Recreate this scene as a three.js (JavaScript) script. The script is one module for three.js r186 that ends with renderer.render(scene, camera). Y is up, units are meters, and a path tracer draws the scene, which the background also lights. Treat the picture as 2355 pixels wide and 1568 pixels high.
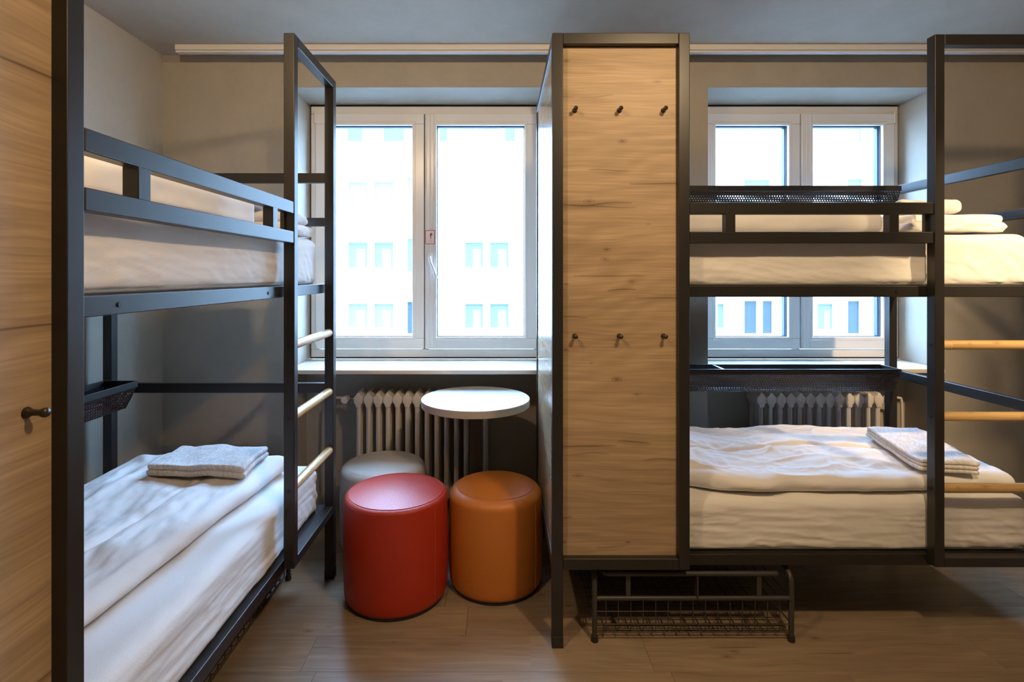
import * as THREE from 'three';
import { RoundedBoxGeometry } from 'three/addons/geometries/RoundedBoxGeometry.js';
import { mergeGeometries, mergeVertices, toCreasedNormals } from 'three/addons/utils/BufferGeometryUtils.js';
import { RectAreaLightUniformsLib } from 'three/addons/lights/RectAreaLightUniformsLib.js';

// ------------------------------------------------------------------ camera, sky, exposure
const scene = new THREE.Scene();
const camera = new THREE.PerspectiveCamera(2 * Math.atan(784 / 1230) * 180 / Math.PI, 2355 / 1568, 0.05, 200);
camera.position.set(0, 1.43, 0);
camera.lookAt(0, 1.43, -1);
camera.setViewOffset(2355, 1568, 27.5, 151, 2355, 1568);
scene.background = new THREE.Color().setRGB(0.46, 0.78, 1.27);
scene.backgroundIntensity = 27;
const renderer = new THREE.WebGLRenderer();
renderer.toneMapping = THREE.LinearToneMapping;
renderer.toneMappingExposure = 1.0;
renderer.shadowMap.enabled = true;
RectAreaLightUniformsLib.init();
const CEIL = 2.695, WALL = -3.075, LEFT = -1.94, RIGHT = 3.6, REAR = 3.2;
const LAMPS = [[-0.85, -0.7, 4.4], [0.9, -0.65, 6.8], [2.5, -0.8, 26]];
const WARM = new THREE.Color().setRGB(1, 0.71, 0.41);

// ------------------------------------------------------------------ helpers
let seed = 7;
const rnd = () => { seed = (seed * 1664525 + 1013904223) >>> 0; return seed / 4294967296; };
const rr = (a, b) => a + (b - a) * rnd();
const hash = (x, y, s) => { let h = (x * 374761393 + y * 668265263 + s * 2147483647) | 0; h = Math.imul(h ^ (h >>> 13), 1274126177); return ((h ^ (h >>> 16)) >>> 0) / 4294967296; };
const sm = (t) => t * t * (3 - 2 * t);
const sstep = (a, b, x) => sm(Math.min(1, Math.max(0, (x - a) / (b - a))));
function vnoise(x, y, px, py, s) {       // value noise, tiling with periods px, py
  const xi = Math.floor(x), yi = Math.floor(y), u = sm(x - xi), v = sm(y - yi);
  const m = (a, p) => ((a % p) + p) % p;
  const x0 = m(xi, px), x1 = m(xi + 1, px), y0 = m(yi, py), y1 = m(yi + 1, py);
  const a = hash(x0, y0, s), b = hash(x1, y0, s), c = hash(x0, y1, s), d = hash(x1, y1, s);
  return (a + (b - a) * u) * (1 - v) + (c + (d - c) * u) * v;
}
const fbm = (x, y, s, o = 3) => { let r = 0, a = 0.5, f = 1; for (let i = 0; i < o; i++) { r += a * (vnoise(x * f, y * f, 4096, 4096, s + i) - 0.5); a *= 0.5; f *= 2.03; } return r; };
const ridge = (x, y, s) => { const n = Math.abs(2 * vnoise(x, y, 4096, 4096, s) - 1); return Math.pow(1 - n, 5); };
const lerp = (a, b, t) => a + (b - a) * t;
function tex(w, h, fn, srgb, rx = 1, ry = 1) {
  const d = new Uint8Array(w * h * 4);
  for (let y = 0; y < h; y++) for (let x = 0; x < w; x++) {
    const c = fn(x / w, y / h), i = (y * w + x) * 4;
    d[i] = Math.max(0, Math.min(255, c[0])); d[i + 1] = Math.max(0, Math.min(255, c[1])); d[i + 2] = Math.max(0, Math.min(255, c[2])); d[i + 3] = 255;
  }
  const t = new THREE.DataTexture(d, w, h);
  t.wrapS = t.wrapT = THREE.RepeatWrapping; t.magFilter = THREE.LinearFilter; t.minFilter = THREE.LinearMipmapLinearFilter; t.generateMipmaps = true;
  if (srgb) t.colorSpace = THREE.SRGBColorSpace;
  t.repeat.set(rx, ry); t.needsUpdate = true;
  return t;
}
const lin = (r, g, b) => new THREE.Color().setRGB(r, g, b);
const std = (o) => new THREE.MeshStandardMaterial(o);
const phys = (o) => new THREE.MeshPhysicalMaterial(o);
const names = {};
function numbered(n) { names[n] = (names[n] ?? -1) + 1; return names[n] ? n + '_' + String(names[n]).padStart(3, '0') : n; }
function mesh(name, geo, mat, parent) {
  const m = new THREE.Mesh(geo, mat); m.castShadow = m.receiveShadow = true;
  m.name = parent ? name : numbered(name); (parent ?? scene).add(m); return m;
}
function tag(o, label, category, group) { o.userData.label = label; o.userData.category = category; if (group) o.userData.group = group; return o; }
function thing(name, label, category, x = 0, y = 0, z = 0, turn = 0, group) {
  const g = new THREE.Group(); g.name = numbered(name); g.position.set(x, y, z); g.rotation.y = turn; scene.add(g); return tag(g, label, category, group);
}
function struct(o) { o.userData.kind = 'structure'; return o; }
function metric(g) {                     // uv in metres by the dominant direction of the normal
  const p = g.attributes.position, n = g.attributes.normal, uv = new Float32Array(p.count * 2);
  for (let i = 0; i < p.count; i++) {
    const ax = Math.abs(n.getX(i)), ay = Math.abs(n.getY(i)), az = Math.abs(n.getZ(i));
    if (ax >= ay && ax >= az) { uv[2 * i] = p.getZ(i); uv[2 * i + 1] = p.getY(i); }
    else if (ay >= az) { uv[2 * i] = p.getX(i); uv[2 * i + 1] = p.getZ(i); }
    else { uv[2 * i] = p.getX(i); uv[2 * i + 1] = p.getY(i); }
  }
  g.setAttribute('uv', new THREE.BufferAttribute(uv, 2)); return g;
}
function bx(x0, x1, y0, y1, z0, z1, r = 0) {
  const w = Math.abs(x1 - x0), h = Math.abs(y1 - y0), d = Math.abs(z1 - z0);
  const g = r ? new RoundedBoxGeometry(w, h, d, 1, Math.min(r, w / 2.1, h / 2.1, d / 2.1)) : new THREE.BoxGeometry(w, h, d);
  g.translate((x0 + x1) / 2, (y0 + y1) / 2, (z0 + z1) / 2);
  return metric(g);
}
const box = (name, parent, mat, x0, x1, y0, y1, z0, z1, r = 0.003) => mesh(name, bx(x0, x1, y0, y1, z0, z1, r), mat, parent);
function rod(a, b, r, seg = 8) {
  const A = new THREE.Vector3(...a), B = new THREE.Vector3(...b), L = A.distanceTo(B);
  const g = new THREE.CylinderGeometry(r, r, L, seg); g.translate(0, L / 2, 0);
  g.applyQuaternion(new THREE.Quaternion().setFromUnitVectors(new THREE.Vector3(0, 1, 0), B.sub(A).normalize())); g.translate(A.x, A.y, A.z); return g;
}
function tube(pts, r, n = 24, seg = 8, tension = 0.5) {
  return new THREE.TubeGeometry(new THREE.CatmullRomCurve3(pts.map((p) => new THREE.Vector3(...p)), false, 'catmullrom', tension), n, r, seg, false);
}
// a slab with rounded edges, finely divided and pushed about: mattresses, duvets, towels
function slab(w, h, d, r, nx, ny, nz, move) {
  let g = new THREE.BoxGeometry(w, h, d, nx, ny, nz); g.deleteAttribute('uv'); g.deleteAttribute('normal'); g = mergeVertices(g, 1e-5);
  const p = g.attributes.position, v = new THREE.Vector3(), c = new THREE.Vector3(), n = new THREE.Vector3();
  const hx = w / 2 - r, hy = h / 2 - Math.min(r, h / 2.01), hz = d / 2 - r, ry = Math.min(r, h / 2.01);
  for (let i = 0; i < p.count; i++) {
    v.fromBufferAttribute(p, i);
    c.set(Math.max(-hx, Math.min(hx, v.x)), Math.max(-hy, Math.min(hy, v.y)), Math.max(-hz, Math.min(hz, v.z)));
    n.set((v.x - c.x) / r, (v.y - c.y) / ry, (v.z - c.z) / r); if (n.lengthSq() < 1e-9) n.set(0, 1, 0); n.normalize();
    v.set(c.x + n.x * r, c.y + n.y * ry, c.z + n.z * r);
    if (move) move(v, n);
    p.setXYZ(i, v.x, v.y, v.z);
  }
  g.computeVertexNormals();
  const uv = new Float32Array(p.count * 2); for (let i = 0; i < p.count; i++) { uv[2 * i] = p.getX(i) + 0.3 * p.getY(i); uv[2 * i + 1] = p.getZ(i) + p.getY(i); }
  g.setAttribute('uv', new THREE.BufferAttribute(uv, 2)); return g;
}

// ------------------------------------------------------------------ materials
function oakColour(u, v, o) {            // u along the grain, v across, both in metres
  const warp = fbm(u * 2.2, v * 5, o.s, 3) * 0.06;
  const vv = v + warp;
  const broad = fbm(u * 1.3, vv * 14, o.s + 11, 3), fine = fbm(u * 9, vv * 260, o.s + 23, 2), mid = fbm(u * 3.5, vv * 70, o.s + 31, 3);
  const ring = Math.sin((vv * 46 + fbm(u * 1.1, v * 2.6, o.s + 51, 3) * 26) * 2);
  let k = 0.7 + broad * 0.34 + mid * 0.26 + fine * 0.36 + ring * 0.035;
  for (const [ku, kv, kr, ks] of o.knots) {
    const du = (u - ku) / (kr * 2.2), dv = (v - kv) / kr, q = du * du + dv * dv;
    if (q < 9) k -= ks * Math.exp(-q * 1.6) + 0.10 * Math.exp(-q * 0.6) * Math.sin(Math.sqrt(q) * 9 + mid * 6);
  }
  for (const [cu, cv, len, ks, wob] of o.cracks) {
    const t = (u - cu) / len;
    if (t > -0.5 && t < 0.5) {
      const line = cv + fbm(u * 5 + wob * 50, wob * 7, o.s + 41, 3) * 0.06 * wob;
      const wd = 0.0018 * (1 - 4 * t * t) + 0.0004;
      k -= ks * Math.exp(-((v - line) ** 2) / (wd * wd)) + ks * 0.25 * Math.exp(-((v - line) ** 2) / (wd * wd * 40));
    }
  }
  k = Math.max(0, Math.min(1.15, k));
  return [lerp(o.dark[0], o.light[0], k), lerp(o.dark[1], o.light[1], k), lerp(o.dark[2], o.light[2], k)];
}
function oakSet(s, w, h, nk, nc, dark, light) {
  seed = s; const knots = [], cracks = [];
  for (let i = 0; i < nk; i++) knots.push([rr(0.04, w - 0.04), rr(0.05, h - 0.05), rr(0.004, 0.012), rr(0.2, 0.5)]);
  for (let i = 0; i < nc; i++) cracks.push([rr(0, w), rr(0.03, h - 0.03), rr(0.10, 0.34), rr(0.25, 0.55), rr(0.2, 1)]);
  return { s, knots, cracks, dark, light };
}
const panelSet = oakSet(91, 0.5, 2.05, 18, 17, [98, 77, 55], [202, 176, 141]);
const panelTex = tex(512, 2048, (u, v) => oakColour(u * 0.5, v * 2.05, panelSet), true, 1 / 0.5, 1 / 2.05);
const sideSet = oakSet(33, 1.0, 2.05, 10, 16, [98, 77, 55], [202, 176, 141]);
const sideTex = tex(512, 1024, (u, v) => oakColour(u, v * 2.05, sideSet), true, 1, 1 / 2.05);
const floorSet = oakSet(57, 2.6, 1.6, 40, 14, [96, 80, 64], [178, 158, 133]);
const floorTex = tex(1536, 1024, (u, v) => oakColour(u * 2.6, v * 1.6, floorSet), true, 1 / 2.6, 1 / 1.6);
const dowelSet = oakSet(77, 0.6, 0.3, 14, 0, [150, 112, 62], [226, 192, 136]);
const dowelTex = tex(256, 128, (u, v) => oakColour(u * 0.6, v * 0.3, dowelSet), true, 1 / 0.6, 1 / 0.3);
const g3 = (k) => [k, k, k];
const paintBump = tex(512, 512, (u, v) => g3(128 + 150 * (vnoise(u * 90, v * 90, 90, 90, 3) - 0.5) + 90 * (vnoise(u * 180, v * 180, 180, 180, 5) - 0.5)), false, 2, 2);
const paintTone = (r, g, b, s) => tex(512, 512, (u, v) => { const k = 1 + 0.05 * (vnoise(u * 4, v * 4, 4, 4, s) - 0.5) + 0.04 * (vnoise(u * 17, v * 17, 17, 17, s + 1) - 0.5) + 0.02 * (vnoise(u * 70, v * 70, 70, 70, s + 2) - 0.5); return [r * k, g * k, b * k]; }, true, 0.5, 0.5);
const clothBump = tex(512, 512, (u, v) => g3(120 + 55 * (vnoise(u * 256, v * 128, 256, 128, 1) - 0.5) + 55 * (vnoise(u * 128, v * 256, 128, 256, 2) - 0.5) + 60 * (vnoise(u * 14, v * 22, 14, 22, 4) - 0.5)), false, 3, 3);
const terryBump = tex(256, 256, (u, v) => g3(255 * vnoise(u * 110, v * 110, 110, 110, 8)), false, 8, 8);
const terryTone = tex(256, 256, (u, v) => { const k = 226 + 30 * (vnoise(u * 60, v * 24, 60, 24, 9) - 0.5) + 22 * (vnoise(u * 110, v * 110, 110, 110, 8) - 0.5); return [k, k * 0.985, k * 0.98]; }, true, 4, 4);
const leatherBump = tex(512, 512, (u, v) => g3(120 + 160 * (vnoise(u * 128, v * 128, 128, 128, 12) - 0.5) + 70 * (vnoise(u * 30, v * 30, 30, 30, 13) - 0.5)), false, 4, 4);
const powderBump = tex(256, 256, (u, v) => g3(255 * vnoise(u * 128, v * 128, 128, 128, 15)), false, 6, 6);

const M = {
  wall: std({ map: paintTone(168, 161, 147, 20), roughness: 0.75, bumpMap: paintBump, bumpScale: 0.0006 }),
  ceiling: std({ map: paintTone(178, 168, 153, 26), roughness: 0.8, bumpMap: paintBump, bumpScale: 0.0005 }),
  floor: [0, 1, 2, 3].map((i) => std({ map: floorTex, color: lin(...[[1, 1, 1], [0.9, 0.89, 0.88], [0.95, 0.93, 0.9], [0.86, 0.84, 0.83]][i]), roughness: 0.34 })),
  subfloor: std({ color: lin(0.12, 0.1, 0.08), roughness: 0.9 }),
  panel: std({ map: panelTex, roughness: 0.5 }),
  side: std({ map: sideTex, roughness: 0.2 }),
  metal: std({ color: lin(0.019, 0.0175, 0.016), roughness: 0.35, bumpMap: powderBump, bumpScale: 0.00003 }),
  wire: std({ color: lin(0.055, 0.052, 0.05), roughness: 0.45, metalness: 0.2 }),
  foot: std({ color: lin(0.02, 0.02, 0.02), roughness: 0.6 }),
  bolt: std({ color: lin(0.008, 0.008, 0.008), roughness: 0.5 }),
  hook: std({ color: lin(0.05, 0.04, 0.035), roughness: 0.3, metalness: 0.4 }),
  dowel: std({ map: dowelTex, roughness: 0.3 }),
  sheet: phys({ color: lin(0.8, 0.79, 0.77), roughness: 0.85, sheen: 0.3, sheenColor: lin(0.5, 0.5, 0.5), bumpMap: clothBump, bumpScale: 0.0006 }),
  duvet: phys({ color: lin(0.82, 0.81, 0.8), roughness: 0.85, sheen: 0.3, sheenColor: lin(0.5, 0.5, 0.5), bumpMap: clothBump, bumpScale: 0.0006 }),
  towel: std({ map: terryTone, roughness: 0.95, bumpMap: terryBump, bumpScale: 0.0016 }),
  pvc: phys({ color: lin(0.78, 0.77, 0.76), roughness: 0.25 }),
  gasket: std({ color: lin(0.012, 0.013, 0.016), roughness: 0.6 }),
  outer: std({ color: lin(0.03, 0.05, 0.1), roughness: 0.4 }),
  glass: phys({ color: lin(1, 1, 1), transmission: 1, thickness: 0, roughness: 0, ior: 1.5, specularIntensity: 0.6 }),
  sill: std({ map: paintTone(214, 206, 192, 41), roughness: 0.3 }),
  radiator: phys({ color: lin(0.66, 0.62, 0.56), roughness: 0.35 }),
  chrome: std({ color: lin(0.6, 0.6, 0.6), roughness: 0.25, metalness: 1 }),
  tableTop: std({ color: lin(0.72, 0.71, 0.7), roughness: 0.28 }),
  tableEdge: std({ color: lin(0.42, 0.38, 0.34), roughness: 0.45 }),
  black: std({ color: lin(0.015, 0.015, 0.017), roughness: 0.4 }),
  red: phys({ color: lin(0.46, 0.03, 0.009), roughness: 0.42, bumpMap: leatherBump, bumpScale: 0.0006 }),
  redThread: std({ color: lin(0.6, 0.08, 0.05), roughness: 0.6 }),
  orange: phys({ color: lin(0.54, 0.175, 0.026), roughness: 0.42, bumpMap: leatherBump, bumpScale: 0.0006 }),
  orangeThread: std({ color: lin(0.5, 0.17, 0.03), roughness: 0.6 }),
  white: phys({ color: lin(0.55, 0.52, 0.48), roughness: 0.5, bumpMap: leatherBump, bumpScale: 0.0006 }),
  whiteThread: std({ color: lin(0.5, 0.47, 0.43), roughness: 0.6 }),
  duct: std({ color: lin(0.7, 0.68, 0.65), roughness: 0.5 }),
  shade: std({ color: lin(0.5, 0.45, 0.35), emissive: lin(1, 0.75, 0.45), emissiveIntensity: 1.5, roughness: 0.6 }),
  facade: std({ map: paintTone(212, 212, 208, 51), roughness: 0.9 }),
  fframe: std({ color: lin(0.75, 0.76, 0.76), roughness: 0.5 }),
  fpane: [[0.10, 0.12, 0.09], [0.14, 0.145, 0.11], [0.03, 0.045, 0.05], [0.035, 0.05, 0.028]].map((c) => std({ color: lin(...c), roughness: 0.15 })),
  curtain: std({ color: lin(0.18, 0.175, 0.13), roughness: 0.9 }),
  street: std({ color: lin(0.2, 0.2, 0.2), roughness: 0.9 }),
};

// ------------------------------------------------------------------ room shell
const NICHE = [[-1.205, 0.275], [1.195, 2.52]], LINTEL = 2.51, OUT = -3.45, FZ = -3.38, SILLH = 0.9;
{
  const fl = new THREE.Group(); fl.name = 'floor'; scene.add(struct(fl));
  mesh('subfloor', bx(LEFT - 0.2, RIGHT + 0.2, -0.2, -0.012, OUT, REAR + 0.2), M.subfloor, fl);
  const rowH = 0.19, z0 = REAR, geos = {};
  seed = 5;
  let row = 0;
  for (let z = z0; z > -3.34; z -= rowH, row++) {
    let x = LEFT - rr(0, 1.2);
    while (x < RIGHT) {
      const a = Math.max(x, LEFT), b = Math.min(x + 1.28, RIGHT), zb = Math.max(z - rowH, -3.34);
      x += 1.28; if (b - a < 0.03) continue;
      const off = [rr(0, 2.6), rr(0, 1.6)], w = b - a, d = z - zb;
      const g = new RoundedBoxGeometry(w - 0.0008, 0.012, d - 0.0008, 1, 0.0007); g.translate((a + b) / 2, -0.006, (z + zb) / 2);
      metric(g); const uv = g.attributes.uv; for (let i = 0; i < uv.count; i++) uv.setXY(i, uv.getX(i) + off[0], uv.getY(i) + off[1]);
      mesh('plank', g, M.floor[Math.floor(rnd() * 4)], fl);
    }
  }
}
struct(mesh('ceiling', bx(LEFT - 0.2, RIGHT + 0.2, CEIL, CEIL + 0.2, OUT, REAR + 0.2), M.ceiling));
struct(mesh('wall_left', bx(LEFT - 0.2, LEFT, -0.2, CEIL, OUT, REAR + 0.2), M.wall));
struct(mesh('wall_right', bx(RIGHT, RIGHT + 0.2, -0.2, CEIL, OUT, REAR + 0.2), M.wall));
struct(mesh('wall_rear', bx(LEFT, RIGHT, -0.2, CEIL, REAR, REAR + 0.2), M.wall));
{
  const parts = [], xs = [LEFT, NICHE[0][0], NICHE[0][1], NICHE[1][0], NICHE[1][1], RIGHT];
  for (const i of [0, 2, 4]) parts.push(bx(xs[i], xs[i + 1], -0.012, CEIL, OUT, WALL));
  for (const i of [0, 1]) {
    parts.push(bx(NICHE[i][0], NICHE[i][1], LINTEL, CEIL, OUT, WALL));
    parts.push(bx(NICHE[i][0], NICHE[i][1], -0.012, SILLH - 0.024, OUT, -3.33));
  }
  struct(mesh('wall_back', mergeGeometries(parts), M.wall));
}
// white duct that runs along under the ceiling in front of the window wall
{
  const d = thing('trim_1', 'long white duct fixed under the ceiling above both windows', 'duct'); struct(d);
  box('duct_body', d, M.duct, -1.78, RIGHT, CEIL - 0.03, CEIL, -2.965, -2.925, 0.003);
  box('duct_lip', d, M.duct, -1.78, RIGHT, CEIL - 0.042, CEIL - 0.031, -2.965, -2.932, 0.002);
}
// windows
function casement(n, x0, x1, mull, rev, extras) {
  const y0 = SILLH + 0.013, y1 = LINTEL - 0.012, w = new THREE.Group(); w.name = 'window_' + n; scene.add(struct(w));
  const fr = 0.05, zf = FZ, zb = OUT + 0.01;
  const ring = (a, b, c, d, t, z0, z1) => mergeGeometries([bx(a, b, d - t, d, z0, z1, 0.004), bx(a, b, c, c + t, z0, z1, 0.004), bx(a, a + t, c + t, d - t, z0, z1, 0.004), bx(b - t, b, c + t, d - t, z0, z1, 0.004)]);
  mesh('window_frame', ring(x0, x1, y0, y1, fr, zf, zb), M.pvc, w);
  mesh('frame_seal', ring(x0 - 0.008, x1 + 0.008, y0 - 0.012, y1 + 0.012, 0.012, zf - 0.012, zb), M.gasket, w);
  const S = [[x0 + 0.035, mull - 0.0025], [mull + 0.0025, x1 - 0.035]];
  S.forEach(([a, b], k) => {
    const bot = y0 + 0.055, top = y1 - 0.05, st = 0.066;
    const s = mesh('sash', ring(a, b, bot, top, st, zf + 0.018, zf - 0.03), M.pvc, w);
    mesh('glazing_bead', ring(a + st - 0.012, b - st + 0.012, bot + st - 0.012, top - st + 0.012, 0.02, zf + 0.022, zf - 0.006), M.pvc, s);
    const ga = a + st + 0.008, gb = b - st - 0.008, gc = bot + st + 0.008, gd = top - st - 0.008;
    mesh('gasket', ring(ga - 0.001, gb + 0.001, gc - 0.001, gd + 0.001, 0.005, zf - 0.002, zf - 0.012), M.gasket, s);
    mesh('outer_profile', ring(ga - 0.02, gb + 0.02, gc - 0.02, gd + 0.02, 0.022, zf - 0.03, zf - 0.066), M.outer, s);
    const p = new THREE.PlaneGeometry(gb - ga, gd - gc); p.translate((ga + gb) / 2, (gc + gd) / 2, zf - 0.014);
    mesh('pane', p, M.glass, s);
    // hinge covers
    const hx = k ? b + 0.004 : a - 0.004;
    for (const [hy, hh] of [[top - 0.06, 0.075], [bot + 0.03, 0.05]]) mesh('hinge', rod([hx, hy, zf + 0.014], [hx, hy + hh, zf + 0.014], 0.0065, 10), M.pvc, s);
  });
  mesh('meeting_seal', bx(mull - 0.02, mull + 0.02, y0 + 0.05, y1 - 0.045, zf - 0.032, zf - 0.05), M.gasket, w);
  // cover strip over the meeting stiles, with two ribs
  const st = mesh('cover_strip', bx(mull + 0.004, mull + 0.07, y0 + 0.057, y1 - 0.052, zf + 0.012, zf + 0.021, 0.003), M.pvc, w);
  for (const q of [0.012, 0.037, 0.062]) mesh('rib', rod([mull + q, y0 + 0.06, zf + 0.019], [mull + q, y1 - 0.055, zf + 0.019], 0.005, 10), M.pvc, st);
  const sl = mesh('window_sill', bx(NICHE[n - 1][0], NICHE[n - 1][1], SILLH - 0.024, SILLH, -3.385, n === 2 ? -3.025 : -2.99, 0.004), M.sill, w);
  if (extras) extras(w, mull, zf);
  return w;
}
const stickerTex = (() => {
  const c = document.createElement('canvas'); c.width = 128; c.height = 192; const x = c.getContext('2d');
  x.fillStyle = '#e8dedb'; x.fillRect(0, 0, 128, 192); x.strokeStyle = '#a83030'; x.lineWidth = 8; x.strokeRect(5, 5, 118, 182);
  x.fillStyle = '#a02c2c'; x.beginPath(); x.ellipse(78, 58, 15, 22, 0.3, 0, 7); x.fill(); x.fillRect(68, 70, 12, 50);
  x.strokeStyle = '#c98c88'; x.lineWidth = 5; x.beginPath(); x.moveTo(28, 100); x.lineTo(62, 70); x.moveTo(30, 140); x.lineTo(98, 140); x.moveTo(30, 158); x.lineTo(98, 158); x.stroke();
  const t = new THREE.CanvasTexture(c); t.colorSpace = THREE.SRGBColorSpace; return t;
})();
casement(1, -1.195, 0.264, (977 - 1150) / 364, 0, (w, m, zf) => {
  const st = new THREE.BoxGeometry(0.06, 0.088, 0.0008); st.translate(m + 0.036, 1.43 + (633 - 546) / 364, zf + 0.0255);
  mesh('sticker', st, std({ map: stickerTex, roughness: 0.5 }), w).userData.label = 'small white sticker with red border and red pictogram';
  const hx = m + 0.036, hy = 1.43 + (633 - 592) / 364;
  const h = mesh('handle', mergeGeometries([bx(hx - 0.014, hx + 0.014, hy - 0.035, hy + 0.035, zf + 0.022, zf + 0.032, 0.008), rod([hx, hy, zf + 0.03], [hx, hy, zf + 0.062], 0.009, 12)].map((g) => { g = g.index ? g.toNonIndexed() : g; return g; })), M.pvc, w);
  mesh('lever', tube([[hx, hy + 0.004, zf + 0.062], [hx + 0.008, hy - 0.03, zf + 0.066], [hx + 0.03, hy - 0.085, zf + 0.068], [hx + 0.043, hy - 0.13, zf + 0.066]], 0.009, 16, 10), M.pvc, h);
});
casement(2, 1.247, 2.515, (1838 - 1150) / 364, 0);

// ------------------------------------------------------------------ bunk beds
function perforated(profile, x0, x1, cell) {      // profile: [z, y] points; a sheet with round holes, cell by cell
  const pos = [], idx = [];
  const len = []; let tot = 0;
  for (let i = 1; i < profile.length; i++) { const l = Math.hypot(profile[i][0] - profile[i - 1][0], profile[i][1] - profile[i - 1][1]); len.push(l); tot += l; }
  const at = (s) => { let i = 0; while (i < len.length - 1 && s > len[i]) { s -= len[i]; i++; } const t = s / len[i]; return [lerp(profile[i][0], profile[i + 1][0], t), lerp(profile[i][1], profile[i + 1][1], t)]; };
  const rows = Math.round(tot / (cell * 0.87)), cols = Math.round((x1 - x0) / cell), ch = tot / rows, cw = (x1 - x0) / cols;
  const put = (x, s) => { const [z, y] = at(Math.max(0, Math.min(tot, s))); pos.push(Math.max(x0, Math.min(x1, x)), y, z); };
  for (let r = 0; r < rows; r++) for (let c = 0; c <= cols; c++) {
    const cx = x0 + (c + (r % 2 ? 0 : 0.5)) * cw, cy = (r + 0.5) * ch, b = pos.length / 3;
    if (r % 2 === 0 && c === cols) continue;
    for (let k = 0; k < 8; k++) {       // outer ring on the cell's edge, inner ring on the hole
      const a = k * Math.PI / 4, ox = Math.cos(a), oy = Math.sin(a), m = Math.max(Math.abs(ox), Math.abs(oy));
      put(cx + ox / m * cw / 2, cy + oy / m * ch / 2); put(cx + ox * cw * 0.28, cy + oy * cw * 0.28);
    }
    for (let k = 0; k < 8; k++) { const o = b + 2 * k, n = b + 2 * ((k + 1) % 8); idx.push(o, n, o + 1, n, n + 1, o + 1); }
  }
  const g = new THREE.BufferGeometry(); g.setAttribute('position', new THREE.Float32BufferAttribute(pos, 3)); g.setIndex(idx); g.computeVertexNormals(); return metric(g);
}
const hookGeo = (() => {
  const p = [[0, 0], [0.0095, 0], [0.010, 0.003], [0.0075, 0.007], [0.0055, 0.012], [0.0055, 0.024], [0.008, 0.029], [0.0085, 0.034], [0.0065, 0.038], [0, 0.0395]].map((q) => new THREE.Vector2(...q));
  const g = new THREE.LatheGeometry(p, 14); g.rotateX(Math.PI / 2); return g;
})();
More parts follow.
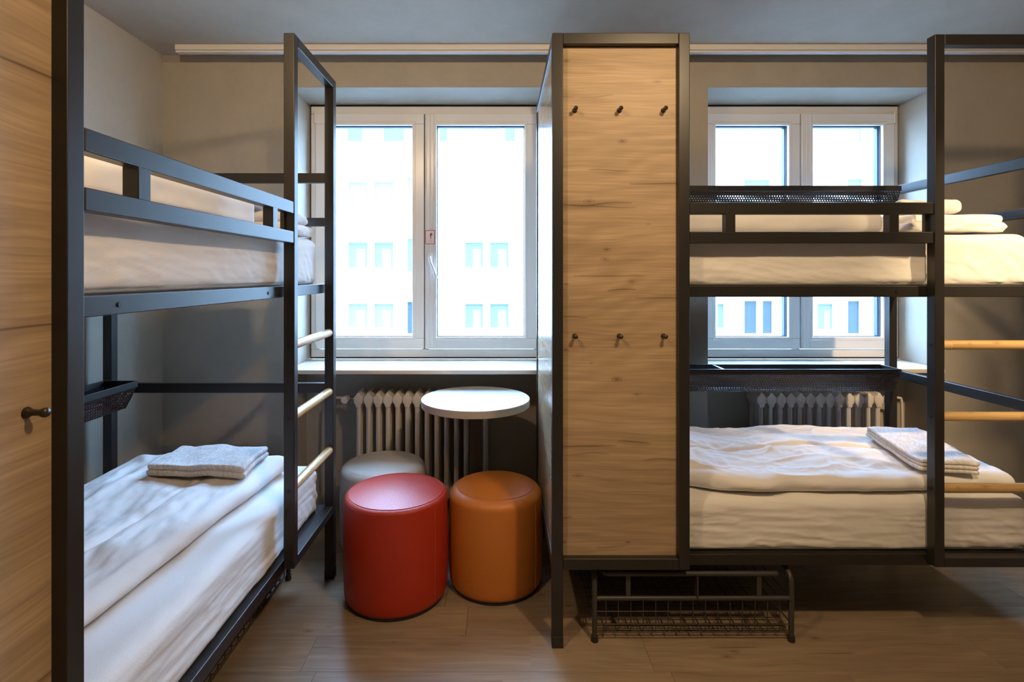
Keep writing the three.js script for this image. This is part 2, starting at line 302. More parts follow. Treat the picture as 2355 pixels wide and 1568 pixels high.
function bunk(label, x, z, turn, P, O, LD, W, ) {
  const b = thing('bunk_bed', label, 'bunk bed', x, 0, z, turn, 'metal bunk beds');
  const L = P + O + LD, t = 0.042, H = 2.36, m = M.metal, lt = 0.037;
  const post = (n, x0, x1, y0, y1, z0, z1) => box(n, b, m, x0, x1, y0, y1, z0, z1, 0.003);
  // posts
  const feet = (x0, z0) => box('foot', b, M.foot, x0 - 0.001, x0 + t + 0.001, 0, 0.045, z0 - 0.001, z0 + t + 0.001, 0.003);
  post('post', 0, t, 0.03, H, -t, 0); feet(0, -t);
  post('post', P - t, P, 0.30, H, -t, 0);
  post('post', L - t, L, 0.03, H - 0.005, -t, 0); feet(L - t, -t);
  post('post', 0, t, 0.03, H, -W, -W + t); feet(0, -W);
  post('post', L - t, L, 0.03, 1.915, -W, -W + t); feet(L - t, -W);
  // panel with its frame and pegs
  box('panel_frame_bar', b, m, t, P - t, H - 0.043, H, -t, 0); box('panel_frame_bar', b, m, t, P - t, 0.30, 0.343, -t, 0);
  const pn = mesh('panel', bx(t - 0.004, P - t + 0.004, 0.338, H - 0.04, -0.046, -0.028, 0.002), M.panel, b);
  pn.userData.label = 'light oak board with six dark pegs';
  for (const hy of [2.07, 1.195]) for (const hx of [0.09, 0.263, 0.434]) { const h = mesh('peg', hookGeo, M.hook, pn); h.position.set(hx, hy, -0.028); }
  // end wall of the bed on the panel's side
  box('end_panel', b, M.side, 0.006, 0.024, 0.33, H - 0.04, -W + t, -t - 0.006, 0.002).userData.label = 'glossy light wood end board';
  box('end_bar', b, m, 0, t, H - 0.043, H, -W + t, -t); box('end_bar', b, m, 0, t, 0.29, 0.332, -W + t, -t);
  // ladder
  const l0 = P + O;
  post('ladder_post', l0, l0 + lt, 0.31, H - 0.005, -t, 0);
  box('ladder_bar', b, m, l0 + lt, L - t, H - 0.045, H - 0.005, -t, 0); box('ladder_bar', b, m, l0 + lt, L - t, 0.31, 0.345, -t, 0);
  for (const ry of [1.16, 0.883, 0.607]) {
    const g = rod([l0 + lt - 0.004, ry, -t / 2], [L - t + 0.004, ry, -t / 2], 0.0185, 16);
    const uv = g.attributes.uv; for (let i = 0; i < uv.count; i++) { const u = uv.getX(i), v = uv.getY(i); uv.setXY(i, v * 0.45 + ry, u * 0.116); }
    mesh('rung', g, M.dowel, b).userData.label = 'round light wood rung';
  }
  for (const ry of [1.16, 0.883, 0.607]) { const g = new THREE.CylinderGeometry(0.006, 0.006, 0.004, 10); g.rotateZ(Math.PI / 2); g.translate(l0 - 0.001, ry, -t / 2); mesh('bolt', g, M.bolt, b); }
  // rails
  const z1 = -0.046, z0 = -0.082;
  for (const [ya, yb] of [[1.345, 1.389], [0.293, 0.337]]) {
    box('side_rail', b, m, P - t, L - 0.006, ya, yb, z0, z1);
    box('back_rail', b, m, t, L - t, ya, yb, -W + 0.002, -W + 0.038);
    box('end_rail', b, m, L - 0.04, L - 0.004, ya, yb, -W + t, z0);
    box('bed_base', b, m, 0.03, L - 0.042, ya + 0.012, yb - 0.012, -W + 0.04, z0, 0.002);
  }
  for (const fx of [0.15, 0.88]) { const g = new THREE.CylinderGeometry(0.0055, 0.0055, 0.003, 12); g.rotateX(Math.PI / 2); g.translate(P + O * fx, 1.366, z1 + 0.001); mesh('bolt', g, M.bolt, b); }
  for (const [ya, yb] of [[1.867, 1.913], [1.662, 1.702], [0.874, 0.92]]) box('end_rail', b, m, L - 0.032, L - 0.004, ya, yb, -W + t, -t);
  for (const [ya, yb] of [[1.872, 1.9], [0.89, 0.918]]) box('back_rail', b, m, t, L - t, ya, yb, -W + 0.004, -W + 0.03);
  // guard rail
  const ge = l0 - 0.006;
  box('guard_bar', b, m, P, ge, 1.665, 1.71, -0.036, 0); box('guard_bar', b, m, P, ge, 1.553, 1.597, -0.036, 0);
  for (const [f0, f1] of [[0.146, 0.186], [0.814, 0.853]]) box('guard_divider', b, m, P + O * f0, P + O * f1, 1.595, 1.667, -0.036, 0, 0.002);
  box('guard_bracket', b, m, ge - 0.006, ge + 0.004, 1.575, 1.69, -0.05, -0.034, 0.001);
  // perforated trays at the back, one for each bunk
  for (const top of [1.89, 0.944]) {
    const zb = -W + 0.05, zf = zb + 0.15, xa = 0.05, xb = L - 0.10;
    const pr = [[zb, top], [zb + 0.004, top - 0.12], [zb + 0.03, top - 0.13], [zb + 0.10, top - 0.125], [zf - 0.02, top - 0.07], [zf, top - 0.022]];
    const tray = mesh('tray', perforated(pr, xa, xb, 0.0135), m, b); tray.userData.label = 'perforated dark metal tray';
    box('tray_rim', tray, m, xa, xb, top - 0.026, top + 0.002, zf - 0.002, zf + 0.006, 0.001);
    box('tray_rim', tray, m, xa, xb, top - 0.026, top + 0.002, zb - 0.006, zb + 0.002, 0.001);
    for (const ex of [xa, xb]) {
      box('tray_rim', tray, m, ex - 0.003, ex + 0.003, top - 0.02, top + 0.002, zb, zf, 0.001);
            const sh = new THREE.Shape(); sh.moveTo(zb, top); for (const [q, y] of pr.slice(1)) sh.lineTo(q, y); sh.lineTo(zf, top); sh.closePath();
      for (let r = 0; r < 8; r++) for (let c = 0; c < 11; c++) {
        const hx = zb + 0.014 + (c + (r % 2) / 2) * 0.0135, hy = top - 0.034 - r * 0.0118;
        const lim = hy > top - 0.07 ? zf - 0.02 + (hy - (top - 0.07)) * 0.4 : zb + 0.10 + (hy - (top - 0.125)) * 0.55;
        if (hx > lim - 0.008 || hy < top - 0.118) continue;
        const ho = new THREE.Path(); ho.absarc(hx, hy, 0.0042, 0, Math.PI * 2, true); sh.holes.push(ho);
      }
      const eg = new THREE.ShapeGeometry(sh, 3); eg.rotateY(-Math.PI / 2);
      const p = eg.attributes.position; for (let i = 0; i < p.count; i++) p.setXYZ(i, ex, p.getY(i), p.getZ(i));
      mesh('tray_end', metric(eg), m, tray);
    }
    box('tray_strap', tray, m, lerp(xa, xb, 0.5) - 0.008, lerp(xa, xb, 0.5) + 0.008, top - 0.004, top, zb, zf, 0.001);
  }
  return b;
}
const BR = { P: 0.528, O: 0.94, LD: 0.5, W: 0.91 }, BL = { P: 0.528, O: 1.029, LD: 0.519, W: 1.086 };
bunk('dark metal bunk bed with oak peg panel facing the camera, by the right window', 0.2, -2.05, 0, BR.P, BR.O, BR.LD, BR.W);
bunk('dark metal bunk bed along the left wall, seen from its side', -0.784, -0.482, Math.PI / 2, BL.P, BL.O, BL.LD, BL.W);

// mattresses, in the beds' own axes (x along the bed, z to the front)
function bedPoint(left, lx, ly, lz) { return left ? [-0.784 + lz, ly, -0.482 - lx] : [0.2 + lx, ly, -2.05 + lz]; }
const bed = {};
function mattress(left, upper, label) {
  const D = left ? BL : BR, L = D.P + D.O + D.LD, x0 = 0.05, x1 = L - 0.055, zf = -0.066, zb = left ? -0.87 : -0.78;
  const y0 = upper ? 1.38 : 0.328, y1 = upper ? 1.597 : 0.55, w = x1 - x0, h = y1 - y0, d = zf - zb, s = (left ? 3 : 5) + (upper ? 7 : 0);
  const g = slab(w, h, d, 0.045, 210, 40, 44, (v, n) => {
    const e = Math.min(v.x + w / 2, w / 2 - v.x);                       // distance to the short ends
    let k = fbm(v.x * 3, (v.y + v.z) * 5, s, 2) * 0.012 + fbm(v.x * 9 + v.y * 6, (v.y - v.z) * 26, s + 3, 2) * 0.007;
    const sd = Math.max(sstep(0.1, 1, n.z), sstep(0.1, 1, n.x));        // drawn folds at the lower edge and the corners
    if (sd > 0) {
      const low = sstep(0, 0.9, 0.5 - v.y / h), near = Math.exp(-e * 5), al = v.x + v.z;
      k += sd * low * fbm(al * 30 + v.y * 26 * Math.sign(v.x), v.y * 9, s + 9, 2) * 0.014 * (0.2 + 1.6 * near);
      k += sd * fbm(al * 4 + fbm(al * 3, v.y * 8, s + 21, 2) * 2, v.y * 55, s + 13, 2) * (upper ? 0.004 : 0.006);
      k += sd * ridge(al * 6 + fbm(al * 4, v.y * 9, s + 31, 2) * 3, v.y * 42 + al * (upper ? 9 : 3), s + 33) * (upper ? 0.0014 : 0.0028) * (0.4 + low);
      k += sd * ridge(al * 24 + v.y * 40 * Math.sign(v.x), v.y * 8, s + 35) * 0.005 * (0.15 + near) * low;
    }
    v.addScaledVector(n, k * (n.y < -0.5 ? 0 : 1));
    if (v.y < -h / 2 + 0.002) v.y = -h / 2 + 0.002;
  });
  const m = mesh('mattress', g, M.sheet); const [X, Y, Z] = bedPoint(left, (x0 + x1) / 2, (y0 + y1) / 2, (zf + zb) / 2);
  m.position.set(X, Y, Z); if (left) m.rotation.y = Math.PI / 2;
  bed['m' + +left + +upper] = m;
  return tag(m, label, 'mattress', 'mattresses on the bunk beds');
}
mattress(false, true, 'mattress in white fitted sheet on the upper bunk of the right bed');
mattress(false, false, 'mattress in white fitted sheet on the lower bunk of the right bed');
mattress(true, true, 'mattress in white fitted sheet on the upper bunk of the left bed');
mattress(true, false, 'mattress in white fitted sheet on the lower bunk of the left bed');

// duvets: a thick cloth slab whose top rolls and creases
function duvet(left, upper, label, x0, x1, zb, zf, th, o) {
  const w = x1 - x0, d = zf - zb, base = (upper ? 1.602 : 0.556);
  const g = slab(w, th, d, o.r ?? 0.05, 190, 10, 100, (v, n) => {
    const u = v.x / w + 0.5, q = v.z / d + 0.5, up = sstep(-th / 2, th / 2, v.y);
    const lx = v.x + (x0 + x1) / 2;
    let k = fbm(lx * 2.2, v.z * 3.2, o.s, 3) * 0.05 + fbm(lx * 6 + v.z * 5, v.z * 9 - lx * 3, o.s + 5, 3) * 0.036 + fbm(lx * 4 - v.z * 9, v.z * 26 + lx * 8, o.s + 8, 2) * 0.010;
    k += (o.rg ?? 0.6) * (ridge(lx * 5 + v.z * 6 + fbm(lx * 4, v.z * 4, o.s + 40, 2) * 3, v.z * 11 - lx * 4, o.s + 41) * 0.011 + ridge(lx * 12 - v.z * 7, v.z * 8 + lx * 9 + fbm(lx * 6, v.z * 6, o.s + 43, 2) * 4, o.s + 42) * 0.006);
    k += o.lift ? o.lift(lx, u, q) : 0;
    const edge = Math.min(u * w, (1 - u) * w, q * d, (1 - q) * d);
    v.y += up * k * sstep(-0.02, 0.10, edge);
    v.z += Math.sign(n.z) * sstep(0.05, 0.9, Math.abs(n.z)) * fbm(lx * 5, v.y * 8, o.s + 17, 3) * (o.wob ?? 0.03);
    v.x += Math.sign(n.x) * sstep(0.05, 0.9, Math.abs(n.x)) * fbm(v.z * 6, v.y * 8, o.s + 19, 3) * (o.wob ?? 0.03);
    if (o.shift) o.shift(v, u, q);
    if (v.y < -th / 2) v.y = -th / 2;
  });
  const m = mesh('duvet', g, M.duvet); const [X, Y, Z] = bedPoint(left, (x0 + x1) / 2, base + th / 2, (zf + zb) / 2);
  m.position.set(X, Y, Z); if (left) m.rotation.y = Math.PI / 2;
  bed['d' + +left + +upper] = m;
  return tag(m, label, 'duvet', 'white duvets on the bunk beds');
}
function restOn(o, list, stiff) {         // sets o down on what lies under it and, unless stiff, lets it sag into that shape
  o.updateMatrixWorld(true);
  const bb = new THREE.Box3().setFromObject(o), N = 18, v = new THREE.Vector3(), H = new Float32Array((N + 1) * (N + 1)).fill(-1);
  const cx = (x) => (x - bb.min.x) / (bb.max.x - bb.min.x) * N, cz = (z) => (z - bb.min.z) / (bb.max.z - bb.min.z) * N;
  for (const q of list) {
    q.updateMatrixWorld(true);
    q.traverse((c) => {
      if (!c.isMesh) return; const p = c.geometry.attributes.position;
      for (let i = 0; i < p.count; i++) {
        v.fromBufferAttribute(p, i).applyMatrix4(c.matrixWorld); const a = Math.round(cx(v.x)), b = Math.round(cz(v.z));
        for (let da = -1; da <= 1; da++) for (let db = -1; db <= 1; db++) if (a + da >= 0 && a + da <= N && b + db >= 0 && b + db <= N) { const k = (a + da) * (N + 1) + b + db; H[k] = Math.max(H[k], v.y); }
      }
    });
  }
  const top = Math.max(...H); for (let k = 0; k < H.length; k++) H[k] = Math.max(H[k], top - 0.05);
  o.position.y += top - bb.min.y + 0.002;
  if (stiff) return;
  o.updateMatrixWorld(true);
  o.traverse((c) => {
    if (!c.isMesh) return; const p = c.geometry.attributes.position;
    for (let i = 0; i < p.count; i++) {
      v.fromBufferAttribute(p, i).applyMatrix4(c.matrixWorld);
      const a = Math.min(N - 0.001, Math.max(0, cx(v.x))), b = Math.min(N - 0.001, Math.max(0, cz(v.z))), ai = Math.floor(a), bi = Math.floor(b);
      const at = (x, y) => H[x * (N + 1) + y], h = lerp(lerp(at(ai, bi), at(ai + 1, bi), a - ai), lerp(at(ai, bi + 1), at(ai + 1, bi + 1), a - ai), b - bi);
      p.setY(i, p.getY(i) + (h - top) * 0.9);
    }
    c.geometry.computeVertexNormals();
  });
}
const crease = (v, c, w) => -Math.exp(-((v - c) ** 2) / (w * w));
duvet(false, false, 'rumpled white duvet spread over the lower bunk of the right bed', 0.08, 1.90, -0.76, -0.075, 0.075, {
  s: 61, wob: 0.07, lift: (x, u, q) => 0.035 * sstep(0.8, 0.5, x) + 0.030 * sstep(0.85, 0.3, q) + 0.012 * crease(q, 0.6 + 0.05 * Math.sin(x * 4), 0.014) + 0.009 * fbm(x * 26, q * 4, 66, 2) * 4 * sstep(0.9, 0.52, x),
  shift: (v, u, q) => { const f = sstep(0.75, 1, q); v.y -= 0; v.z -= f * (0.05 * sstep(0.36, 0.25, u) + 0.012 * (1 + Math.sin(u * 9))); } });
duvet(true, false, 'white duvet laid flat over the lower bunk of the left bed', 0.06, 1.93, -0.85, -0.16, 0.07, {
  s: 83, wob: 0.04, rg: 0.12, lift: (x, u, q) => 0.014 * Math.exp(-((q - 0.28) ** 2) / 0.0012) + 0.010 * sstep(0.5, 0.3, q) + 0.008 * crease(q, 0.62 + 0.03 * x, 0.014), shift: (v, u, q) => { v.z += sstep(0.5, 1, q) * (-0.12 + 0.13 * u); } });
duvet(false, true, 'white duvet on the upper bunk of the right bed behind the guard rail', 0.08, 1.43, -0.74, -0.2, 0.1, { s: 101, r: 0.04, lift: (x) => 0.012 });
duvet(true, true, 'white duvet on the upper bunk of the left bed behind the guard rail', 0.08, 1.61, -0.83, -0.17, 0.125, { s: 121, r: 0.04, lift: (x) => 0.012 });

// towels: folded layers that meet in a rounded fold
function towel(label, x, y, z, turn, w, d, layers, th, s) {
  const g = thing('folded_towel', label, 'towel', x, y, z, turn, 'folded white towels');
  for (let i = 0; i < layers; i++) {
    const q = slab(w * (1 - 0.02 * (i % 2)), th, d * (1 - 0.015 * (i % 3)), th * 0.49, 44, 5, 36, (v, n) => {
      v.y += fbm(v.x * 7, v.z * 7, s, 2) * 0.022 + fbm(v.x * 20, v.z * 20, s + i * 3, 2) * 0.004;
      if (Math.abs(n.x) > 0.3) v.x += fbm(v.z * 9, v.y * 20, s + i, 2) * 0.012; if (Math.abs(n.z) > 0.3) v.z += fbm(v.x * 9, v.y * 20, s + i + 2, 2) * 0.012;
    });
    q.translate(0, th * (0.5 + i * 0.93), 0); mesh('towel_layer', q, M.towel, g);
  }
  return g;
}
restOn(towel('folded white towel lying on the duvet of the left lower bunk', -1.19, 0.645, -2.2, 0.03, 0.38, 0.25, 2, 0.024, 141), [bed.d10]);
restOn(towel('folded white towel lying at the foot of the right lower bunk', 1.815, 0.632, -2.32, -0.06, 0.23, 0.36, 3, 0.017, 151), [bed.d00]);
// folded bedding and a rolled towel at the foot of each upper bunk
function roll(label, x, y, z, turn, len, r, s) {
  const g = thing('rolled_towel', label, 'towel', x, y, z, turn, 'rolled towels on the upper bunks');
  const q = slab(len, r * 2, r * 2.3, r * 0.95, 50, 14, 16, (v, n) => { v.addScaledVector(n, fbm(v.x * 8, v.y * 14 + v.z * 9, s, 3) * 0.02); }); q.translate(0, r, 0);
  mesh('towel_body', q, M.towel, g); return g;
}
function linen(label, x, y, z, turn, w, d, th, s) {
  const g = thing('folded_bedding', label, 'bedding', x, y, z, turn, 'folded bedding on the upper bunks');
  for (let i = 0; i < 2; i++) {
    const q = slab(w - i * 0.03, th / 2, d - i * 0.02, th * 0.24, 54, 7, 40, (v, n) => {
      v.y += fbm(v.x * 6, v.z * 6, s + i, 3) * 0.03; if (Math.abs(n.x) > 0.3) v.x += fbm(v.z * 8, v.y * 30, s + 4 + i, 3) * 0.05; if (Math.abs(n.z) > 0.3) v.z += fbm(v.x * 8, v.y * 30, s + 9 + i, 3) * 0.04;
    });
    q.translate(0, th * (0.27 + i * 0.46), 0); mesh('bedding_layer', q, M.duvet, g);
  }
  return g;
}
const lr = linen('folded white bedding on the upper bunk of the right bed, right of the ladder post', 1.865, 1.6, -2.34, 0.05, 0.42, 0.34, 0.08, 171); restOn(lr, [bed.m01]);
restOn(roll('rolled white towel on the folded bedding of the right upper bunk', 1.835, 1.668, -2.30, 0.04, 0.28, 0.03, 181), [lr], true);
const ll = linen('folded white bedding on the upper bunk of the left bed, seen past the ladder post', -1.03, 1.6, -2.34, 0.05, 0.34, 0.26, 0.095, 191); restOn(ll, [bed.m11]);
restOn(roll('rolled white towel on the folded bedding of the left upper bunk', -1.04, 1.68, -2.27, Math.PI / 2 + 0.1, 0.2, 0.034, 201), [ll], true);

// wire drawers under the beds
function drawer(label, x, z, turn, len, dep) {
  const g = thing('wire_drawer', label, 'drawer', x, 0, z, turn, 'wire drawers under the beds'), m = M.wire, r = 0.009;
  mesh('handle_bar', tube([[0.05, 0.25, -0.03], [0.06, 0.262, -0.004], [0.09, 0.264, 0], [len / 2, 0.264, 0], [len - 0.09, 0.264, 0], [len - 0.06, 0.262, -0.004], [len - 0.05, 0.25, -0.03]], r * 1.1, 40, 10, 0.3), m, g);
  mesh('front_bar', rod([r, 0.168, 0], [len - r, 0.168, 0], r, 10), m, g);
  mesh('rear_bar', rod([r, 0.168, -dep], [len - r, 0.168, -dep], r, 10), m, g);
  for (const ex of [0.004, len - 0.004]) {
    mesh('end_tube', tube([[ex, 0.016, 0], [ex, 0.12, 0], [ex, 0.235, -0.002], [ex, 0.262, -0.025], [ex, 0.267, -0.06], [ex, 0.267, -dep + 0.06], [ex, 0.262, -dep + 0.025], [ex, 0.235, -dep], [ex, 0.016, -dep]], r * 1.15, 60, 10, 0.3), m, g);
    for (const ez of [0, -dep]) { const c = new THREE.CylinderGeometry(0.013, 0.014, 0.022, 12); c.translate(ex, 0.011, ez); mesh('foot', c, M.foot, g); }
  }
  for (const q of [0.135, len - 0.13]) mesh('bracket', bx(q - 0.009, q + 0.009, 0.17, 0.258, -0.003, 0.003, 0.001), m, g);
  mesh('latch', bx(len / 2 + 0.012, len / 2 + 0.018, 0.17, 0.255, -0.02, 0.012, 0.001), m, g);
  const n = Math.round(len / 0.05), wr = 0.0022;
  const vert = tube([[0, 0.168, 0], [0, 0.07, 0], [0, 0.035, -0.002], [0, 0.022, -0.02], [0, 0.02, -0.06], [0, 0.02, -dep + 0.06], [0, 0.022, -dep + 0.02], [0, 0.035, -dep + 0.002], [0, 0.168, -dep]], wr, 36, 5, 0.3);
  for (let i = 1; i < n; i++) mesh('wire', vert, m, g).position.x = i * len / n;
  const hor = rod([r, 0, 0], [len - r, 0, 0], wr, 5);
  for (const [y, zz] of [[0.118, 0.003], [0.068, 0.003], [0.035, 0.001], [0.118, -dep - 0.003], [0.068, -dep - 0.003]]) mesh('wire', hor, m, g).position.set(0, y, zz);
  for (let q = 0.05; q < dep; q += 0.07) mesh('wire', hor, m, g).position.set(0, 0.0165, -q);
  const sd = rod([0, 0, -0.005], [0, 0, -dep + 0.005], wr, 5);
  for (const ex of [0.004, len - 0.004]) { for (const y of [0.168, 0.118, 0.068]) mesh('wire', sd, m, g).position.set(ex, y, 0); }
  return g;
}
drawer('black wire drawer on the floor under the right bunk bed', 0.366, -2.092, 0, 0.777, 0.62);
drawer('black wire drawer on the floor under the left bunk bed', -0.995, -1.74, Math.PI / 2, 0.777, 0.62);

// ------------------------------------------------------------------ stools, table, radiators
function pouf(name, label, x, z, R, h, mat, thread, edge, ring) {
  const g = thing(name, label, 'stool', x, 0, z, 0.4, 'round upholstered stools');
  const base = new THREE.CylinderGeometry(R - 0.012, R - 0.012, 0.014, 64); base.translate(0, 0.007, 0); mesh('base', base, M.foot, g);
  const pts = [new THREE.Vector2(R - 0.02, 0.0145), new THREE.Vector2(R - 0.006, 0.018), new THREE.Vector2(R - 0.001, 0.03)];
  for (let i = 1; i <= 14; i++) { const t = i / 15; pts.push(new THREE.Vector2(R + 0.004 * Math.sin(t * Math.PI), lerp(0.03, h - edge, t))); }
  for (let i = 0; i <= 10; i++) { const a = i / 10 * Math.PI / 2; pts.push(new THREE.Vector2(R - edge + edge * Math.cos(a), h - edge + edge * 0.8 * Math.sin(a))); }
  const yt = h - edge * 0.2, rt = R - edge;
  for (let i = 1; i <= 12; i++) { const t = i / 12; pts.push(new THREE.Vector2(rt * (1 - t) + 1e-4, yt + 0.016 * Math.sin(t * Math.PI / 2))); }
  const lg = new THREE.LatheGeometry(pts, 96), uv = lg.attributes.uv, p = lg.attributes.position;
  for (let i = 0; i < uv.count; i++) { const top = p.getY(i) > yt - 0.005; if (top) uv.setXY(i, p.getX(i), p.getZ(i)); else uv.setXY(i, uv.getX(i) * 6.28 * R, p.getY(i)); }
  const b = mesh('cover', lg, mat, g);
  if (ring) for (const [q, y] of [[R - 0.006, h - edge * 0.62], [R - edge + 0.002, yt + 0.001]]) { const t = new THREE.TorusGeometry(q, 0.0016, 6, 96); t.rotateX(Math.PI / 2); t.translate(0, y, 0); mesh('seam', t, thread, b); }
  mesh('seam', tube([[R + 0.001, 0.03, 0], [R + 0.004, h * 0.5, 0], [R + 0.001, h - edge, 0]], 0.0014, 20, 6), thread, b).rotation.y = -1.0;
  return g;
}
pouf('stool', 'red leatherette cylinder stool standing in front', -0.4685, -2.42, 0.228, 0.462, M.red, M.redThread, 0.022, true);
pouf('stool', 'orange leatherette cylinder stool beside the oak peg panel', -0.02, -2.515, 0.215, 0.462, M.orange, M.orangeThread, 0.058, false);
pouf('stool', 'off-white cylinder stool behind the red stool', -0.626, -2.872, 0.222, 0.44, M.white, M.whiteThread, 0.05, false);
pouf('stool', 'dark red stool almost hidden behind the foot of the left bunk bed', -1.49, -2.838, 0.226, 0.462, M.red, M.redThread, 0.022, true);
{
  const t = thing('bistro_table', 'small round table with white top on a black column under the window', 'table', -0.1266, 0, -2.775), R = 0.28, h = 0.797;
  const pts = [[0.001, h], [R - 0.004, h], [R, h - 0.003]].map((q) => new THREE.Vector2(...q).clone());
  const top = new THREE.LatheGeometry(pts.reverse(), 96); mesh('table_top', top, M.tableTop, t);
  const ep = [[0.001, h - 0.04], [R - 0.003, h - 0.04], [R, h - 0.037], [R, h - 0.003]].map((q) => new THREE.Vector2(...q));
  mesh('table_edge', new THREE.LatheGeometry(ep, 96), M.tableEdge, t);
  mesh('column', bx(-0.03, 0.03, 0.008, h - 0.045, -0.03, 0.03, 0.004), M.black, t);
  const pl = new THREE.CylinderGeometry(0.11, 0.11, 0.006, 40); pl.translate(0, h - 0.043, 0); mesh('mounting_plate', pl, M.black, t);
  const fl = new THREE.CylinderGeometry(0.05, 0.052, 0.009, 40); fl.translate(0, 0.0045, 0); mesh('base', fl, M.black, t);
}
const sectionGeo = (() => {
  const parts = [], h0 = 0.12, h1 = 0.74, n = (g) => { g = g.index ? g.toNonIndexed() : g; return g; };
  for (const z of [-0.02, -0.07, -0.12]) {                               // three flattened columns behind one another
    const c = new THREE.CylinderGeometry(0.0145, 0.0145, h1 - h0 - 0.06, 10); c.scale(1, 1, 1.15); c.translate(0, (h0 + h1) / 2, z); parts.push(n(c));
  }
  for (const y of [h1 - 0.035, h0 + 0.035]) {                            // headers: a lens through all columns, pointed upwards
    const sh = new THREE.Shape(); sh.moveTo(-0.005, 0.035); sh.lineTo(0.005, 0.035); sh.quadraticCurveTo(0.011, 0.022, 0.0255, 0.012); sh.lineTo(0.0265, 0.004); sh.lineTo(0.0255, -0.016); sh.quadraticCurveTo(0.016, -0.02, 0.0115, -0.042); sh.lineTo(-0.0115, -0.042); sh.quadraticCurveTo(-0.016, -0.02, -0.0255, -0.016); sh.lineTo(-0.0265, 0.004); sh.lineTo(-0.0255, 0.012); sh.quadraticCurveTo(-0.011, 0.022, -0.005, 0.035);
    const e = new THREE.ExtrudeGeometry(sh, { depth: 0.126, bevelEnabled: true, bevelSize: 0.005, bevelThickness: 0.008, bevelSegments: 2, curveSegments: 4 }); e.scale(0.9, y > 0.4 ? 1 : -1, 1); if (y < 0.4) { const ix = e.attributes.position; for (let i = 0; i < ix.count; i += 3) { const a = [ix.getX(i), ix.getY(i), ix.getZ(i)]; ix.setXYZ(i, ix.getX(i + 1), ix.getY(i + 1), ix.getZ(i + 1)); ix.setXYZ(i + 1, ...a); } e.computeVertexNormals(); }
    e.translate(0, y, -0.133); parts.push(n(e));
  }
  for (const p of parts) p.deleteAttribute('uv');
  return toCreasedNormals(mergeGeometries(parts), 0.7);
})();
function radiator(label, x0, x1, z, side) {
  const g = thing('radiator', label, 'radiator', x0, 0, z, 0, 'column radiators under the windows'), n = Math.round((x1 - x0) / 0.057);
  for (let i = 0; i < n; i++) mesh('section', sectionGeo, M.radiator, g).position.x = (i + 0.5) * 0.057;
  const L = n * 0.057, e = side < 0 ? 0 : L, s = side;
  const v = mesh('valve', rod([e, 0.70, -0.07], [e + s * 0.06, 0.70, -0.07], 0.012, 12), M.chrome, g);
  const k = new THREE.CylinderGeometry(0.021, 0.019, 0.05, 20); k.rotateX(Math.PI / 2); k.translate(e + s * 0.055, 0.70, -0.04); mesh('thermostat_knob', k, M.radiator, v);
  mesh('pipe', tube([[e + s * 0.055, 0.70, -0.07], [e + s * 0.13, 0.70, -0.075], [e + s * 0.16, 0.68, -0.08], [e + s * 0.165, 0.4, -0.08], [e + s * 0.165, 0.0, -0.08]], 0.008, 40, 8, 0.3), M.radiator, g);
  for (const q of [0.12, L - 0.12]) box('leg', g, M.radiator, q - 0.012, q + 0.012, 0, 0.125, -0.09, -0.05);
  return g;
}
radiator('cream column radiator under the left window behind the stools', -0.855, -0.05, -3.115, -1);
radiator('cream column radiator under the right window behind the bunk bed', 1.497, 2.24, -3.115, 1);

// ------------------------------------------------------------------ ceiling lamps (the room's own light)
LAMPS.forEach(([x, z, cd], i) => {
  const g = thing('ceiling_lamp', ['round warm ceiling lamp over the left side of the room', 'round warm ceiling lamp over the middle of the room', 'round warm ceiling lamp over the right side of the room'][i], 'lamp', x, CEIL, z, 0, 'ceiling lamps');
  const b = new THREE.CylinderGeometry(0.075, 0.075, 0.03, 40); b.translate(0, -0.015, 0); mesh('lamp_base', b, M.duct, g);
  const s = new THREE.SphereGeometry(0.06, 32, 20); s.scale(1, 0.75, 1); s.translate(0, -0.06, 0); mesh('lamp_bulb', s, M.shade, g);
  // the right-hand lamp is a spot that is turned to the foot of the right bed
  const l = i === 2 ? new THREE.SpotLight(WARM, cd, 0, 0.36, 0.75, 2) : new THREE.PointLight(WARM, cd); l.position.set(x, CEIL - 0.06, z);
  if (l.target) { l.target.position.set(2.15, 1.6, -2.1); scene.add(l.target); } l.castShadow = true; l.shadow.radius = 2.6; l.name = 'lamp_glow'; scene.add(l);
});

// the rest of our own house: the storeys above and beside the room, seen only by the street
{
  const o = [bx(-30, 40, CEIL + 0.2, 11, OUT, OUT + 0.4), bx(-30, LEFT - 0.2, -8, CEIL + 0.2, OUT, OUT + 0.4), bx(RIGHT + 0.2, 40, -8, CEIL + 0.2, OUT, OUT + 0.4), bx(LEFT - 0.2, RIGHT + 0.2, -8, -0.2, OUT, OUT + 0.4)];
  struct(mesh('wall_outer', mergeGeometries(o), M.facade));
}
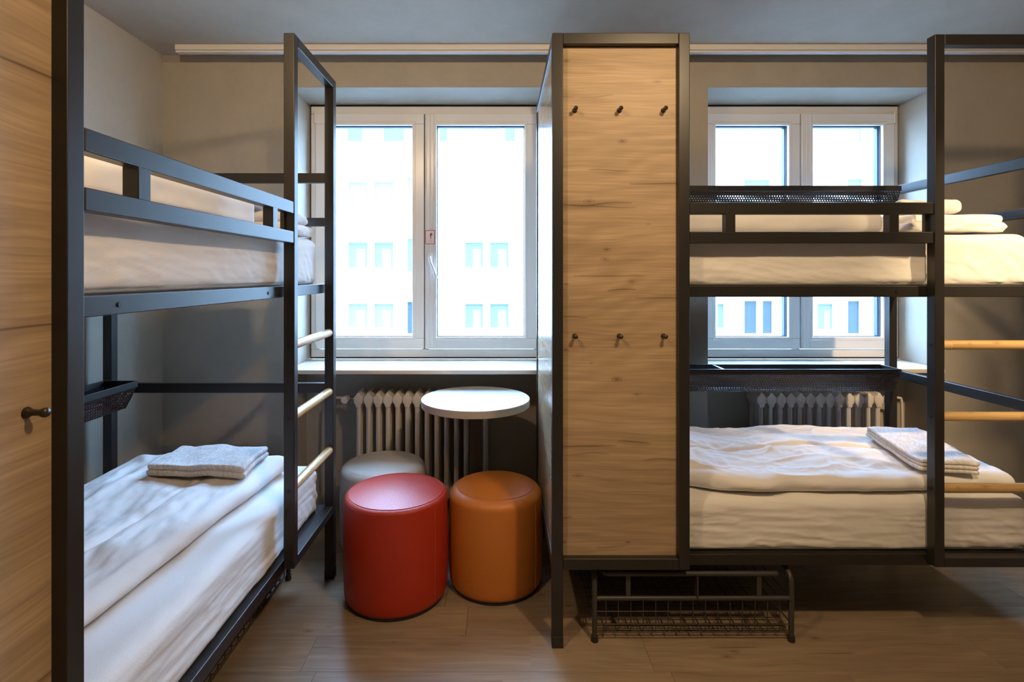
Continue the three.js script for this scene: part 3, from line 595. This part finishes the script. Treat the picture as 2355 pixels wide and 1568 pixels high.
// ------------------------------------------------------------------ outside: street and the house across it
struct(mesh('street', bx(-60, 60, -8.2, -8, -60, OUT - 0.5), M.street));
{
  const D = 24, S = 1230 / D, X = (p) => (p - 1150) / S, Y = (p) => 1.43 + (633 - p) / S;
  const b = thing('apartment_building', 'bright white apartment building across the street behind both windows', 'building');
  const win = [];
  for (const [y0, y1] of [[415, 475], [555, 617], [697, 757]]) win.push([797, 845, y0, y1, y0 < 500 ? 1 : y0 > 650 ? 1 : 0], [857, 905, y0, y1, y0 > 650 ? 1 : y0 < 500 ? 1 : 0]);
  for (const [y0, y1, k] of [[555, 617, 0], [697, 757, 0]]) win.push([1067, 1113, y0, y1, k], [1125, 1172, y0, y1, k]);
  for (const [y0, y1, k] of [[405, 478, 1], [546, 626, 0], [692, 770, 2]]) win.push([933, 968, y0, y1, k]);
  for (const [a, c, k] of [[795, 833, 3], [878, 930, 3], [1008, 1030, 3], [1066, 1094, 0], [1103, 1145, 0], [1160, 1187, 3]]) win.push([a, c, 262, 325, k]);
  for (const [a, c, y0, y1, k] of [[1947, 1990, 262, 327, 0], [1712, 1776, 410, 480, 0], [1950, 1990, 408, 480, 0], [1650, 1670, 697, 757, 0], [1712, 1746, 690, 770, 2], [1754, 1782, 690, 770, 2], [1848, 1870, 697, 760, 0], [1880, 1922, 697, 760, 0], [1950, 1984, 690, 770, 2]]) win.push([a, c, y0, y1, k]);
  const sh = new THREE.Shape(); sh.moveTo(-30, -8); sh.lineTo(40, -8); sh.lineTo(40, 9.2); sh.lineTo(-30, 9.2); sh.closePath();
  for (const [a, c, y0, y1] of win) { const h = new THREE.Path(); h.moveTo(X(a), Y(y1)); h.lineTo(X(a), Y(y0)); h.lineTo(X(c), Y(y0)); h.lineTo(X(c), Y(y1)); h.closePath(); sh.holes.push(h); }
  const g = new THREE.ExtrudeGeometry(sh, { depth: 0.4, bevelEnabled: false }); g.translate(0, 0, -D - 0.4); mesh('facade', metric(g), M.facade, b);
  mesh('inner_wall', bx(-30, 40, -8, 9.2, -D - 0.9, -D - 0.42), M.facade, b);
  for (const [a, c, y0, y1, k] of win) {
    const x0 = X(a), x1 = X(c), v0 = Y(y1), v1 = Y(y0), z = -D - 0.16, t = 0.05;
    const f = mesh('window', mergeGeometries([bx(x0, x1, v1 - t, v1, z - 0.06, z), bx(x0, x1, v0, v0 + t, z - 0.06, z), bx(x0, x0 + t, v0 + t, v1 - t, z - 0.06, z), bx(x1 - t, x1, v0 + t, v1 - t, z - 0.06, z)]), M.fframe, b);
    mesh('pane', bx(x0 + t, x1 - t, v0 + t, v1 - t, z - 0.045, z - 0.03), M.fpane[k], f);
    if (k < 2 && x1 - x0 > 0.6) mesh('curtain', bx(x0 + 0.4, x1 - 0.14, v0 + t, lerp(v0, v1, 0.72), z - 0.029, z - 0.02), M.curtain, f);
    mesh('ledge', bx(x0 - 0.09, x1 + 0.09, v0 - 0.14, v0 - 0.08, -D - 0.02, -D + 0.08), M.facade, f);
  }
}
renderer.render(scene, camera);
